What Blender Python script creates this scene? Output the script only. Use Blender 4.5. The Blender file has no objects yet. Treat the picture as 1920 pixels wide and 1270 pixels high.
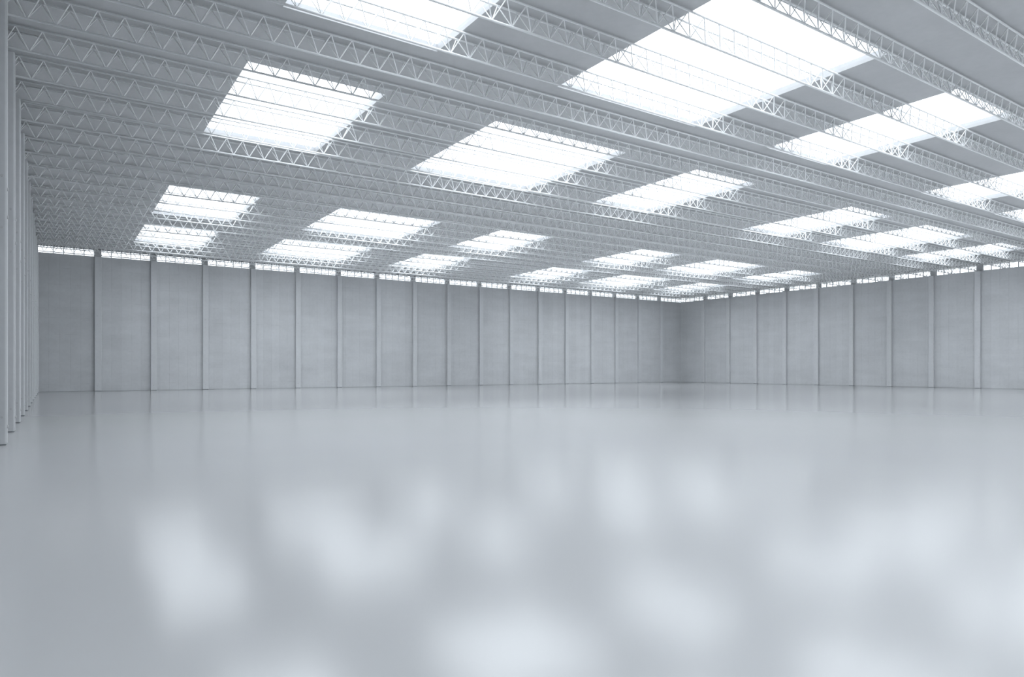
import bpy, bmesh, math, random
from mathutils import Vector

C = bpy.context.scene.collection
sc = bpy.context.scene
U = 4.0                      # metres per column bay
random.seed(7)

# ------------------------------------------------------------------ camera
F_PX, YAW, HORIZON, CAM_Z = 1278.33, 0.5924, 692.0, 0.4471 * U
cd = bpy.data.cameras.new('camera')
cam = bpy.data.objects.new('camera', cd)
C.objects.link(cam)
cam.location = (0, 0, CAM_Z)
cam.rotation_euler = (math.pi / 2, 0, -YAW)
cd.sensor_width = 36.0
cd.lens = F_PX / 1920 * 36.0
cd.shift_y = (HORIZON - 635.0) / 1920
cd.clip_start, cd.clip_end = 0.05, 500
sc.camera = cam

# ------------------------------------------------------------------ light
SKY = 5.8          # zenith; an overcast sky is a third as bright at the horizon
w = bpy.data.worlds.new('overcast_sky')
sc.world = w
w.use_nodes = True
bg = w.node_tree.nodes['Background']
bg.inputs[0].default_value = (0.888, 0.938, 1.0, 1)
_n, _l = w.node_tree.nodes, w.node_tree.links
_tc = _n.new('ShaderNodeTexCoord'); _sp = _n.new('ShaderNodeSeparateXYZ'); _l.new(_tc.outputs['Generated'], _sp.inputs[0])
_mr = _n.new('ShaderNodeMapRange')
_mr.inputs['From Min'].default_value = 0; _mr.inputs['From Max'].default_value = 1
_mr.inputs['To Min'].default_value = SKY / 3; _mr.inputs['To Max'].default_value = SKY
_l.new(_sp.outputs[2], _mr.inputs['Value']); _l.new(_mr.outputs[0], bg.inputs[1])

sc.view_settings.view_transform = 'Standard'
sc.view_settings.look = 'None'
sc.view_settings.exposure = 0.0
sc.view_settings.gamma = 1.0
sc.view_settings.use_curve_mapping = False
sc.cycles.max_bounces = 10
sc.cycles.diffuse_bounces = 6
sc.cycles.glossy_bounces = 4
sc.cycles.transparent_max_bounces = 12
sc.cycles.use_denoising = True
sc.cycles.caustics_reflective = True

# ------------------------------------------------------------------ dimensions (in bays, times U)
D = 16.034 * U            # back wall
B = 17.706 * U            # right wall
A = -0.285 * U            # left wall
FR = -6.2 * U             # wall behind the camera
ZW = 2.7075 * U           # top of the concrete walls
ZC = 2.886 * U            # underside of the ceiling
CT = 0.03 * U             # ceiling thickness
ZH = 2.850 * U            # head of the clerestory windows
ZHR = 2.879 * U           # the right wall's windows reach up beside the trusses
ZHL = 2.765 * U           # unseen left windows, cut lower to let in less light
WT = 0.12 * U             # wall thickness
PD = 0.06 * U             # how far columns stand out of the wall
CW = 0.12 * U             # column width
ZB, ZT = 2.7255 * U, 2.869 * U      # truss chord axes
TY, TQ, TW = 4.8818 * U, 0.5565 * U, 0.0574 * U
NX, NS = 0.0152 * U, 0.1576 * U     # truss node origin and pitch
SKX = [(1.283, 2.448), (3.613, 5.360), (6.530, 7.690), (9.950, 11.150), (12.280, 14.060), (15.200, 16.380)]
SKY_ROWS = [(12.955, 14.91), (10.055, 12.010), (5.655, 7.610), (2.755, 4.668), (-1.645, 0.310), (-4.545, -2.590)]

# portals in the real openings, so the sky is sampled through them
def portal(x, y, z, sx, sy, rot):
    l = bpy.data.lights.new('sky_portal', 'AREA')
    l.shape = 'RECTANGLE'
    l.size, l.size_y = sx, sy
    l.cycles.is_portal = True
    o = bpy.data.objects.new('sky_portal', l)
    o.location = (x, y, z)
    o.rotation_euler = rot
    C.objects.link(o)

for y0, y1 in SKY_ROWS:
    for x0, x1 in SKX:
        portal((x0 + x1) / 2 * U, (y0 + y1) / 2 * U, ZC + CT * 0.5, (x1 - x0) * U, (y1 - y0) * U, (0, 0, 0))
zm, zs = (ZW + ZH) / 2, ZH - ZW
portal((A + B) / 2, D + 0.09 * U, zm, B - A, zs, (-math.pi / 2, 0, 0))
portal(B + 0.09 * U, (FR + D) / 2, (ZW + ZHR) / 2, ZHR - ZW, D - FR, (0, math.pi / 2, 0))
portal(A - 0.09 * U, (FR + D) / 2, (ZW + ZHL) / 2, ZHL - ZW, D - FR, (0, -math.pi / 2, 0))

# ------------------------------------------------------------------ materials
def nt(name):
    m = bpy.data.materials.new(name)
    m.use_nodes = True
    return m, m.node_tree, m.node_tree.nodes, m.node_tree.links, m.node_tree.nodes['Principled BSDF']

def simple(name, col, rough, metal=0.0, var=0.05, scale=3.0, spec=0.5):
    m, t, n, l, p = nt(name)
    tc = n.new('ShaderNodeTexCoord')
    no = n.new('ShaderNodeTexNoise'); no.inputs['Scale'].default_value = scale; no.inputs['Detail'].default_value = 4
    l.new(tc.outputs['Object'], no.inputs['Vector'])
    mr = n.new('ShaderNodeMapRange')
    mr.inputs['From Min'].default_value = 0.3; mr.inputs['From Max'].default_value = 0.7
    mr.inputs['To Min'].default_value = 1 - var; mr.inputs['To Max'].default_value = 1 + var
    l.new(no.outputs['Fac'], mr.inputs['Value'])
    mx = n.new('ShaderNodeVectorMath'); mx.operation = 'SCALE'
    mx.inputs[0].default_value = col
    l.new(mr.outputs[0], mx.inputs['Scale'])
    l.new(mx.outputs[0], p.inputs['Base Color'])
    p.inputs['Roughness'].default_value = rough
    p.inputs['Metallic'].default_value = metal
    p.inputs['Specular IOR Level'].default_value = spec
    return m

def math_node(n, l, op, a, b=None, c=None):
    x = n.new('ShaderNodeMath'); x.operation = op
    for i, v in enumerate((a, b, c)):
        if v is None: continue
        if isinstance(v, (int, float)): x.inputs[i].default_value = v
        else: l.new(v, x.inputs[i])
    return x.outputs[0]

def seam(n, l, coord, pitch, off, half):
    """1 on a joint of the given half width, 0 elsewhere"""
    a = math_node(n, l, 'DIVIDE', math_node(n, l, 'SUBTRACT', coord, off), pitch)
    fr = math_node(n, l, 'FRACT', math_node(n, l, 'ADD', a, 1000.0))
    d = math_node(n, l, 'MULTIPLY', math_node(n, l, 'MINIMUM', fr, math_node(n, l, 'SUBTRACT', 1.0, fr)), pitch)
    mr = n.new('ShaderNodeMapRange'); mr.interpolation_type = 'SMOOTHSTEP'
    mr.inputs['From Min'].default_value = half * 0.3; mr.inputs['From Max'].default_value = half
    mr.inputs['To Min'].default_value = 1; mr.inputs['To Max'].default_value = 0
    l.new(d, mr.inputs['Value'])
    return mr.outputs[0], a

def concrete(name, base, axis, bay_off, joints=True):
    """board-marked concrete; axis is the direction along the wall (0 = x, 1 = y)"""
    m, t, n, l, p = nt(name)
    tc = n.new('ShaderNodeTexCoord')
    sp = n.new('ShaderNodeSeparateXYZ'); l.new(tc.outputs['Object'], sp.inputs[0])
    u, z = sp.outputs[axis], sp.outputs[2]
    # large cloudy stains, stretched upright
    mp = n.new('ShaderNodeMapping'); mp.inputs['Scale'].default_value = (0.8, 0.8, 0.6)
    l.new(tc.outputs['Object'], mp.inputs['Vector'])
    n1 = n.new('ShaderNodeTexNoise'); n1.inputs['Scale'].default_value = 0.45; n1.inputs['Detail'].default_value = 6
    n1.inputs['Roughness'].default_value = 0.62
    l.new(mp.outputs[0], n1.inputs['Vector'])
    n2 = n.new('ShaderNodeTexNoise'); n2.inputs['Scale'].default_value = 5.0; n2.inputs['Detail'].default_value = 5
    l.new(tc.outputs['Object'], n2.inputs['Vector'])
    v = math_node(n, l, 'MULTIPLY_ADD', math_node(n, l, 'SUBTRACT', n1.outputs['Fac'], 0.5), 0.26, 1.0)
    v = math_node(n, l, 'ADD', v, math_node(n, l, 'MULTIPLY', math_node(n, l, 'SUBTRACT', n2.outputs['Fac'], 0.5), 0.12))
    if joints:
        # wide streaks lying across the boards
        mp2 = n.new('ShaderNodeMapping'); mp2.inputs['Scale'].default_value = (0.35, 0.35, 1.6)
        l.new(tc.outputs['Object'], mp2.inputs['Vector'])
        n5 = n.new('ShaderNodeTexNoise'); n5.inputs['Scale'].default_value = 0.9; n5.inputs['Detail'].default_value = 5
        l.new(mp2.outputs[0], n5.inputs['Vector'])
        v = math_node(n, l, 'ADD', v, math_node(n, l, 'MULTIPLY', math_node(n, l, 'SUBTRACT', n5.outputs['Fac'], 0.5), 0.22))
        # tone of each vertical board
        pv = 0.176 * U
        s1, a1 = seam(n, l, u, pv, bay_off, 0.016)
        wn = n.new('ShaderNodeTexWhiteNoise'); wn.noise_dimensions = '1D'
        l.new(math_node(n, l, 'FLOOR', a1), wn.inputs['W'])
        v = math_node(n, l, 'ADD', v, math_node(n, l, 'MULTIPLY', math_node(n, l, 'SUBTRACT', wn.outputs['Value'], 0.5), 0.055))
        s2, a2 = seam(n, l, z, 0.325 * U, 0.15 * U, 0.014)
        # joints fade in and out
        n3 = n.new('ShaderNodeTexNoise'); n3.inputs['Scale'].default_value = 0.8; n3.inputs['Detail'].default_value = 2
        l.new(tc.outputs['Object'], n3.inputs['Vector'])
        f = n.new('ShaderNodeMapRange'); f.inputs['From Min'].default_value = 0.42; f.inputs['From Max'].default_value = 0.62
        l.new(n3.outputs['Fac'], f.inputs['Value'])
        n4 = n.new('ShaderNodeTexNoise'); n4.inputs['Scale'].default_value = 1.3; n4.inputs['Detail'].default_value = 2
        l.new(tc.outputs['Object'], n4.inputs['Vector'])
        g = n.new('ShaderNodeMapRange'); g.inputs['From Min'].default_value = 0.5; g.inputs['From Max'].default_value = 0.66
        l.new(n4.outputs['Fac'], g.inputs['Value'])
        j = math_node(n, l, 'ADD', math_node(n, l, 'MULTIPLY', s1, math_node(n, l, 'MULTIPLY_ADD', f.outputs[0], 0.8, 0.2)),
                      math_node(n, l, 'MULTIPLY', s2, g.outputs[0]))
        v = math_node(n, l, 'SUBTRACT', v, math_node(n, l, 'MULTIPLY', j, 0.20))
        bp = n.new('ShaderNodeBump'); bp.inputs['Strength'].default_value = 0.25; bp.inputs['Distance'].default_value = 0.01
        l.new(math_node(n, l, 'SUBTRACT', n2.outputs['Fac'], j), bp.inputs['Height'])
        l.new(bp.outputs[0], p.inputs['Normal'])
    mx = n.new('ShaderNodeVectorMath'); mx.operation = 'SCALE'
    mx.inputs[0].default_value = base
    l.new(v, mx.inputs['Scale'])
    l.new(mx.outputs[0], p.inputs['Base Color'])
    p.inputs['Roughness'].default_value = 0.62
    p.inputs['Specular IOR Level'].default_value = 0.35
    return m

G = (0.50, 0.508, 0.517)
M_BACK = concrete('concrete_wall_x', G, 0, 0.808 * U)
M_SIDE = concrete('concrete_wall_y', G, 1, 0.10 * U)
M_COL = concrete('concrete_column', (0.53, 0.538, 0.547), 0, 0, joints=False)
M_CEIL = concrete('ceiling_plaster', (0.41, 0.416, 0.424), 0, 0, joints=False)
M_STEEL = simple('white_painted_steel', (0.75, 0.76, 0.765), 0.42, 0.0, 0.02)
M_DARK = simple('shade_dark_grey', (0.16, 0.17, 0.185), 0.5, 0.0, 0.05)  # dark colour carries the shade at lintels and column feet
M_BOLT = simple('bolt_steel', (0.46, 0.465, 0.47), 0.5, 0.0, 0.05)
M_FRAME = simple('window_frame_paint', (0.42, 0.43, 0.45), 0.5)

# polished resin floor with faint waves
m, t, n, l, p = nt('polished_resin_floor')
tc = n.new('ShaderNodeTexCoord')
n1 = n.new('ShaderNodeTexNoise'); n1.inputs['Scale'].default_value = 0.10; n1.inputs['Detail'].default_value = 5
l.new(tc.outputs['Object'], n1.inputs['Vector'])
v = math_node(n, l, 'MULTIPLY_ADD', math_node(n, l, 'SUBTRACT', n1.outputs['Fac'], 0.5), 0.10, 1.0)
mx = n.new('ShaderNodeVectorMath'); mx.operation = 'SCALE'
mx.inputs[0].default_value = (0.80, 0.802, 0.806)
l.new(v, mx.inputs['Scale']); l.new(mx.outputs[0], p.inputs['Base Color'])
n2 = n.new('ShaderNodeTexNoise'); n2.inputs['Scale'].default_value = 0.55; n2.inputs['Detail'].default_value = 1.5
l.new(tc.outputs['Object'], n2.inputs['Vector'])
bp = n.new('ShaderNodeBump'); bp.inputs['Strength'].default_value = 1.0; bp.inputs['Distance'].default_value = 0.004
l.new(n2.outputs['Fac'], bp.inputs['Height'])
df = n.new('ShaderNodeBsdfDiffuse'); gs = n.new('ShaderNodeBsdfGlossy'); gs.distribution = 'BECKMANN'
gs.inputs['Roughness'].default_value = 0.165
fr = n.new('ShaderNodeFresnel'); fr.inputs['IOR'].default_value = 1.66
ms = n.new('ShaderNodeMixShader')
l.new(mx.outputs[0], df.inputs['Color']); l.new(bp.outputs[0], gs.inputs['Normal'])
gs.inputs['Color'].default_value = (0.88, 0.88, 0.88, 1)
l.new(math_node(n, l, 'MINIMUM', fr.outputs[0], 0.97), ms.inputs[0]); l.new(df.outputs[0], ms.inputs[1]); l.new(gs.outputs[0], ms.inputs[2])
l.new(ms.outputs[0], n['Material Output'].inputs[0])
M_FLOOR = m

# clear roof and window glass
m = bpy.data.materials.new('clear_glazing'); m.use_nodes = True
n, l = m.node_tree.nodes, m.node_tree.links
n.remove(n['Principled BSDF'])
tr = n.new('ShaderNodeBsdfTransparent'); tr.inputs[0].default_value = (0.97, 0.985, 0.985, 1)
gl = n.new('ShaderNodeBsdfGlossy'); gl.inputs['Roughness'].default_value = 0.05
mi = n.new('ShaderNodeMixShader')
mi.inputs[0].default_value = 0.03; l.new(tr.outputs[0], mi.inputs[1]); l.new(gl.outputs[0], mi.inputs[2])
l.new(mi.outputs[0], n['Material Output'].inputs[0])
M_GLASS = m

# ------------------------------------------------------------------ mesh helpers
def box(bm, x0, x1, y0, y1, z0, z1):
    vs = [bm.verts.new((x, y, z)) for z in (z0, z1) for x, y in ((x0, y0), (x1, y0), (x1, y1), (x0, y1))]
    for q in ((3, 2, 1, 0), (4, 5, 6, 7), (0, 1, 5, 4), (1, 2, 6, 5), (2, 3, 7, 6), (3, 0, 4, 7)):
        bm.faces.new([vs[i] for i in q])

def rod(bm, a, b, r, k=8, caps=True):
    a, b = Vector(a), Vector(b)
    d = (b - a).normalized()
    s = d.cross(Vector((0, 0, 1)) if abs(d.z) < 0.9 else Vector((1, 0, 0))).normalized()
    t_ = d.cross(s)
    ra, rb = [], []
    for i in range(k):
        o = (s * math.cos(2 * math.pi * i / k) + t_ * math.sin(2 * math.pi * i / k)) * r
        ra.append(bm.verts.new(a + o)); rb.append(bm.verts.new(b + o))
    for i in range(k):
        f = bm.faces.new((ra[i], ra[(i + 1) % k], rb[(i + 1) % k], rb[i]))
        f.smooth = True
    if caps:
        bm.faces.new(ra[::-1]); bm.faces.new(rb)

def prism(bm, pts, z0, z1):
    lo = [bm.verts.new((x, y, z0)) for x, y in pts]
    hi = [bm.verts.new((x, y, z1)) for x, y in pts]
    k = len(pts)
    for i in range(k):
        bm.faces.new((lo[i], lo[(i + 1) % k], hi[(i + 1) % k], hi[i]))
    bm.faces.new(lo[::-1]); bm.faces.new(hi)

def obj(name, bm, mat, parent=None):
    me = bpy.data.meshes.new(name)
    bmesh.ops.recalc_face_normals(bm, faces=bm.faces)
    bm.to_mesh(me); bm.free()
    me.materials.append(mat)
    o = bpy.data.objects.new(name, me)
    C.objects.link(o)
    o.parent = parent
    return o

def empty(name, loc, label, cat, group=None, kind=None):
    o = bpy.data.objects.new(name, None)
    o.empty_display_size = 0.3
    o.location = loc
    C.objects.link(o)
    tag(o, label, cat, group, kind)
    return o

def tag(o, label, cat, group=None, kind=None):
    o['label'] = label; o['category'] = cat
    if group: o['group'] = group
    if kind: o['kind'] = kind
    return o

def struct(name, bm, mat, label, cat):
    return tag(obj(name, bm, mat), label, cat, None, 'structure')

ORD = ['zeroth', 'first', 'second', 'third', 'fourth', 'fifth', 'sixth', 'seventh', 'eighth', 'ninth', 'tenth', 'eleventh',
       'twelfth', 'thirteenth', 'fourteenth', 'fifteenth', 'sixteenth', 'seventeenth', 'eighteenth', 'nineteenth', 'twentieth',
       'twenty-first', 'twenty-second', 'twenty-third', 'twenty-fourth', 'twenty-fifth', 'twenty-sixth', 'twenty-seventh', 'twenty-eighth']

# ------------------------------------------------------------------ floor, walls, ceiling
bm = bmesh.new(); box(bm, A - WT, B + WT, FR - WT, D + WT, -0.2, 0.0)
struct('floor', bm, M_FLOOR, 'glossy pale grey resin floor of the empty hall', 'floor')

bm = bmesh.new(); bmesh.ops.create_grid(bm, x_segments=1, y_segments=1, size=300)  # ground out of view, added to block sky light from below
for v_ in bm.verts: v_.co.z = -0.3
struct('ground', bm, simple('gravel_ground', (0.20, 0.20, 0.19), 0.9, 0, 0.1, 0.5), 'unseen flat gravel ground outside the hall, added to cut light from below', 'ground')

GAP = 0.012                       # shadow joint at the foot of the walls
COL_X = [(0.6877 + 0.06 + k) * U for k in range(17)]
COL_YR = [(14.98 + 0.06 - k) * U for k in range(12)]
COL_YL = [D - 0.061 * U] + [(15.9576 + 0.06 - k) * U for k in range(1, 14)]
P0, P1 = 0.045 * U, 0.05 * U      # piers between the clerestory windows start just behind the trusses
def wall(name, x0, x1, y0, y1, rx0, rx1, ry0, ry1, mat, label, piers=(), top=ZW, head=ZH):
    bm = bmesh.new()
    for pr in piers: box(bm, *pr, top, head)
    box(bm, x0, x1, y0, y1, GAP * 2, top)
    box(bm, rx0, rx1, ry0, ry1, 0, GAP * 2)
    return struct(name, bm, mat, label, 'wall')
wall('wall_back', A - WT, B + WT, D, D + WT, A, B, D + 0.03, D + WT, M_BACK, 'grey board-marked concrete back wall with faint joints',
     [(x - CW / 2, x + CW / 2, D + P0, D + WT) for x in COL_X])
wall('wall_right', B, B + WT, FR, D, B + 0.03, B + WT, FR, D, M_SIDE, 'grey board-marked concrete wall on the right side',
     [(B + P0, B + WT, y - CW / 2, y + CW / 2) for y in COL_YR], head=ZHR)
wall('wall_left', A - WT, A, FR, D, A - WT, A - 0.03, FR, D, M_SIDE, 'grey concrete wall behind the row of columns on the left',
     [(A - WT, A - P0, y - CW / 2, y + CW / 2) for y in COL_YL[1:]], head=ZHL)
bm = bmesh.new(); box(bm, A - WT, B + WT, FR - WT, FR, 0, ZC)
struct('wall_front', bm, M_BACK, 'plain concrete wall behind the viewer', 'wall')

# lintels over the clerestory windows, shade of the window heads put into their colour
bm = bmesh.new(); box(bm, A - WT, B + WT, D + 0.05 * U, D + WT, ZH, ZC)
struct('trim_1', bm, M_DARK, 'shade-darkened lintel above the windows of the back wall', 'lintel')
bm = bmesh.new(); box(bm, B + 0.05 * U, B + WT, FR, D + 0.05 * U, ZHR, ZC)
struct('trim_2', bm, M_DARK, 'shade-darkened lintel above the windows of the right wall', 'lintel')
bm = bmesh.new(); box(bm, A - WT, A - 0.05 * U, FR, D + 0.05 * U, ZHL, ZC)
struct('trim_3', bm, M_DARK, 'shade-darkened lintel above the left wall windows, lowered to admit less light', 'lintel')

# ceiling slab with the skylight openings cut out
SHADE_EAVE = 0.50 * U            # slab extended past the right wall, added to shade the outer truss ends
xs = sorted([A - WT, B + SHADE_EAVE] + [v * U for a in SKX for v in a])
ys = sorted([FR - WT, D + WT] + [v * U for a in SKY_ROWS for v in a])
bm = bmesh.new()
V = {}
def gv(i, j, k):
    if (i, j, k) not in V: V[(i, j, k)] = bm.verts.new((xs[i], ys[j], (ZC, ZC + CT)[k]))
    return V[(i, j, k)]
nx, ny = len(xs) - 1, len(ys) - 1
solid = lambda i, j: 0 <= i < nx and 0 <= j < ny and not (i % 2 == 1 and j % 2 == 1)
for i in range(nx):
    for j in range(ny):
        if not solid(i, j): continue
        for k in (0, 1):
            bm.faces.new([gv(i, j, k), gv(i + 1, j, k), gv(i + 1, j + 1, k), gv(i, j + 1, k)])
        for di, dj, a, b in ((-1, 0, (i, j), (i, j + 1)), (1, 0, (i + 1, j), (i + 1, j + 1)), (0, -1, (i, j), (i + 1, j)), (0, 1, (i, j + 1), (i + 1, j + 1))):
            if not solid(i + di, j + dj):
                bm.faces.new([gv(a[0], a[1], 0), gv(b[0], b[1], 0), gv(b[0], b[1], 1), gv(a[0], a[1], 1)])
struct('ceiling', bm, M_CEIL, 'flat grey ceiling with rows of rectangular skylight openings', 'ceiling')

# ------------------------------------------------------------------ skylights
wn = 0
side = ['first', 'second', 'third', 'fourth', 'fifth', 'sixth']
for r, (y0, y1) in enumerate(SKY_ROWS):
    for c, (x0, x1) in enumerate(SKX):
        wn += 1
        cx, cy = (x0 + x1) / 2 * U, (y0 + y1) / 2 * U
        hx, hy = (x1 - x0) / 2 * U, (y1 - y0) / 2 * U
        kind_ = 'wide' if c in (1, 4) else 'narrow'
        e = empty('window_%d' % wn, (cx, cy, ZC + CT), '%s bright roof skylight, %s from the left in the %s row from the back wall' % (kind_, side[c], side[r]),
                  'skylight', 'skylights in the ceiling', 'structure')
        bm = bmesh.new()
        f = 0.10
        for a in ((-hx - f, hx + f, -hy - f, -hy), (-hx - f, hx + f, hy, hy + f), (-hx - f, -hx, -hy, hy), (hx, hx + f, -hy, hy)):
            box(bm, *a, 0.0, 0.12)
        obj('skylight_curb', bm, M_FRAME, e)
        bm = bmesh.new(); box(bm, -hx - f, hx + f, -hy - f, hy + f, 0.12, 0.13)
        vs = [v_ for v_ in bm.verts if v_.co.z < 0.125]
        bmesh.ops.delete(bm, geom=vs, context='VERTS')
        obj('pane', bm, M_GLASS, e)

# ------------------------------------------------------------------ columns
def chamfered(axis, s):
    """outline of a column on the wall line at 0, room side towards s, width CW along the wall"""
    h, c, back = CW / 2, 0.009 * U, 0.001 * U
    p_ = [(-h, back), (-h, PD - c), (-h + c * 0.6, PD), (h - c * 0.6, PD), (h, PD - c), (h, back)]
    if axis == 0: return [(a, -b) for a, b in p_]          # back wall, room towards -y
    return [(s * b, a) for a, b in p_]

BZ = (0.105, 1.345, 1.51)
def make_column(axis, s, near_bolts):
    e = empty('concrete_column', (0, 0, 0), '', 'column', None, 'thing')
    bm = bmesh.new(); prism(bm, chamfered(axis, s), 0.03, (2.685 if near_bolts else 2.70) * U)
    obj('shaft', bm, M_COL, e)
    bm = bmesh.new()
    q = 0.016
    pts = chamfered(axis, s)
    mx_ = lambda v_: v_ - q if v_ > 0.05 else (v_ + q if v_ < -0.05 else v_)
    prism(bm, [(mx_(a), mx_(b)) for a, b in pts], 0.0, 0.03)
    obj('shadow_gap_foot', bm, M_DARK, e)  # inset foot coloured dark as the shadow gap under the shaft
    for z in BZ:
        bm = bmesh.new()
        off = -0.012 * U * (1 if axis == 0 else s)
        if axis == 0: rod(bm, (off, -PD + 0.01, z * U), (off, -PD - 0.024, z * U), 0.042, 12)
        else: rod(bm, (s * (PD - 0.01), 0, z * U), (s * (PD + 0.024), 0, z * U), 0.042, 12)
        obj('bolt', bm, M_BOLT, e)
    if near_bolts:
        for z in (0.165, 1.275, 1.575):
            bm = bmesh.new()
            rod(bm, (PD * 0.62, -CW / 2 + 0.01, z * U), (PD * 0.62, -CW / 2 - 0.02, z * U), 0.030, 12)
            obj('bolt', bm, M_BOLT, e)
    return e

def copy_tree(src, loc):
    r = src.copy(); C.objects.link(r); r.location = loc
    for ch in list(src.children):
        k = ch.copy(); C.objects.link(k); k.parent = r
    return r

def row_of(proto, locs, labels, group):
    for i, (lc, lb) in enumerate(zip(locs, labels)):
        o = proto if i == 0 else copy_tree(proto, lc)
        o.location = lc
        o['label'] = lb; o['group'] = group

back_x = COL_X
row_of(make_column(0, 1, False), [(x, D, 0) for x in back_x],
       ['grey concrete column against the back wall, %s from its left corner' % ORD[k + 1] for k in range(17)], 'columns along the back wall')
right_y = COL_YR
row_of(make_column(1, -1, False), [(B, y, 0) for y in right_y],
       ['grey concrete column against the right wall, %s from the far right corner' % ORD[k + 1] for k in range(12)], 'columns along the right wall')
left_y = COL_YL
left_lab = ['grey concrete column at the left wall, %s from the back wall corner' % ORD[k + 1] for k in range(14)]
left_lab[0] = 'grey concrete column at the left wall, filling the back left corner'
row_of(make_column(1, 1, True), [(A, y, 0) for y in left_y], left_lab, 'columns along the left wall')

# ------------------------------------------------------------------ clerestory windows
def window(axis, s, c0, c1, label, name):
    """axis 0: back wall from x=c0 to c1; axis 1: side wall (s=-1 right, +1 left) from y=c0 to c1"""
    if axis == 0: base = ((c0 + c1) / 2, D + 0.07 * U, ZW)
    else: base = (B + 0.07 * U if s < 0 else A - 0.07 * U, (c0 + c1) / 2, ZW)
    e = empty(name, base, label, 'window', 'clerestory windows above the walls', 'structure')
    hw, H, d = (c1 - c0) / 2, ((ZHL if s > 0 else ZHR) if axis else ZH) - ZW, 0.035
    def b2(bm, u0, u1, z0, z1, dd=d):
        if axis == 0: box(bm, u0, u1, -dd, dd, z0, z1)
        else: box(bm, -dd, dd, u0, u1, z0, z1)
    bm = bmesh.new()
    b2(bm, -hw, hw, 0, 0.022); b2(bm, -hw, hw, H - 0.03, H)
    b2(bm, -hw, -hw + 0.02, 0.022, H - 0.03); b2(bm, hw - 0.02, hw, 0.022, H - 0.03)
    for i in range(1, 5):
        u = -hw + 2 * hw * i / 5
        b2(bm, u - 0.028, u + 0.028, 0.022, H - 0.03)
    obj('window_frame', bm, M_FRAME, e)
    bm = bmesh.new()
    P_ = [(-hw, 0, 0), (hw, 0, 0), (hw, 0, H), (-hw, 0, H)]
    if axis: P_ = [(b_, a_, c_) for a_, b_, c_ in P_]
    bm.faces.new([bm.verts.new(q) for q in P_])
    obj('pane', bm, M_GLASS, e)

h = CW / 2
edges = [A] + back_x + [B]
for k in range(len(edges) - 1):
    c0 = edges[k] + (0.115 * U if k == 0 else h); c1 = edges[k + 1] - (0 if k == len(edges) - 2 else h)
    wn += 1
    window(0, 1, c0, c1, 'long narrow window above the back wall, %s bay from the left corner' % ORD[k + 1], 'window_%d' % wn)
edges = [D + 0.045 * U] + right_y
for k in range(len(edges) - 1):
    wn += 1
    window(1, -1, edges[k + 1] + h, edges[k] - (0 if k == 0 else h), 'long narrow window above the right wall, %s bay from the far corner' % ORD[k + 1], 'window_%d' % wn)
wn += 1
window(1, -1, FR, right_y[-1] - h, 'long narrow window above the right wall beside the viewer', 'window_%d' % wn)
edges = left_y
for k in range(len(edges) - 1):
    wn += 1
    window(1, 1, edges[k + 1] + h, edges[k] - h, 'long narrow window above the left wall, %s bay from the back corner' % ORD[k + 1], 'window_%d' % wn)
wn += 1
window(1, 1, FR, left_y[-1] - h, 'long narrow window above the left wall beside the viewer', 'window_%d' % wn)

# ------------------------------------------------------------------ roof trusses
RB, RT, RW = 0.0084 * U, 0.0072 * U, 0.0041 * U
X0, X1 = A - 0.03 * U, B + 0.55 * U      # the trusses oversail the right wall
def make_truss():
    e = empty('roof_truss', (0, 0, 0), '', 'roof truss')
    bm = bmesh.new(); rod(bm, (X0, 0, ZB), (X1, 0, ZB), RB, 12); obj('bottom_chord', bm, M_STEEL, e)
    for s in (-1, 1):
        bm = bmesh.new(); rod(bm, (X0, s * TW, ZT), (X1, s * TW, ZT), RT, 12); obj('top_chord', bm, M_STEEL, e)
    for s in (-1, 1):
        bm = bmesh.new()
        i = -2
        prev = None
        k = -4
        while True:                       # one continuous rod bent to and fro
            x = NX + NS * k / 2
            if x > X1 - 0.02: break
            if x > X0 + 0.02:
                pt = (x, 0, ZB) if k % 2 == 0 else (x, s * TW, ZT)
                if prev: rod(bm, prev, pt, RW, 6, False)
                prev = pt
            k += 1
        obj('zigzag_web', bm, M_STEEL, e)
    for xa, xb in ((X0, A - 0.002 * U), (B + 0.002 * U, B + 0.03 * U)):
        bm = bmesh.new(); box(bm, xa, xb, -0.022 * U, 0.022 * U, ZW, ZB - RB * 0.6); obj('bearing_plate', bm, M_STEEL, e)
    return e

def where(y):
    for nm, (a, b) in zip(('first', 'second', 'third', 'fourth'), SKY_ROWS):
        if a * U - TW < y < b * U + TW: return 'under the %s skylight row' % nm
    if y < SKY_ROWS[3][0] * U: return 'nearest the viewer'
    if y > SKY_ROWS[0][1] * U: return 'beside the clerestory windows'
    return 'below solid ceiling'
tr0 = make_truss()
for i, j in enumerate(range(20, -7, -1)):
    y = TY + TQ * j
    o = tr0 if i == 0 else copy_tree(tr0, (0, y, 0))
    o.location = (0, y, 0)
    o['label'] = 'white tubular roof truss, %s from the back wall, %s' % (ORD[i + 1], where(y))
    o['group'] = 'parallel roof trusses under the ceiling'
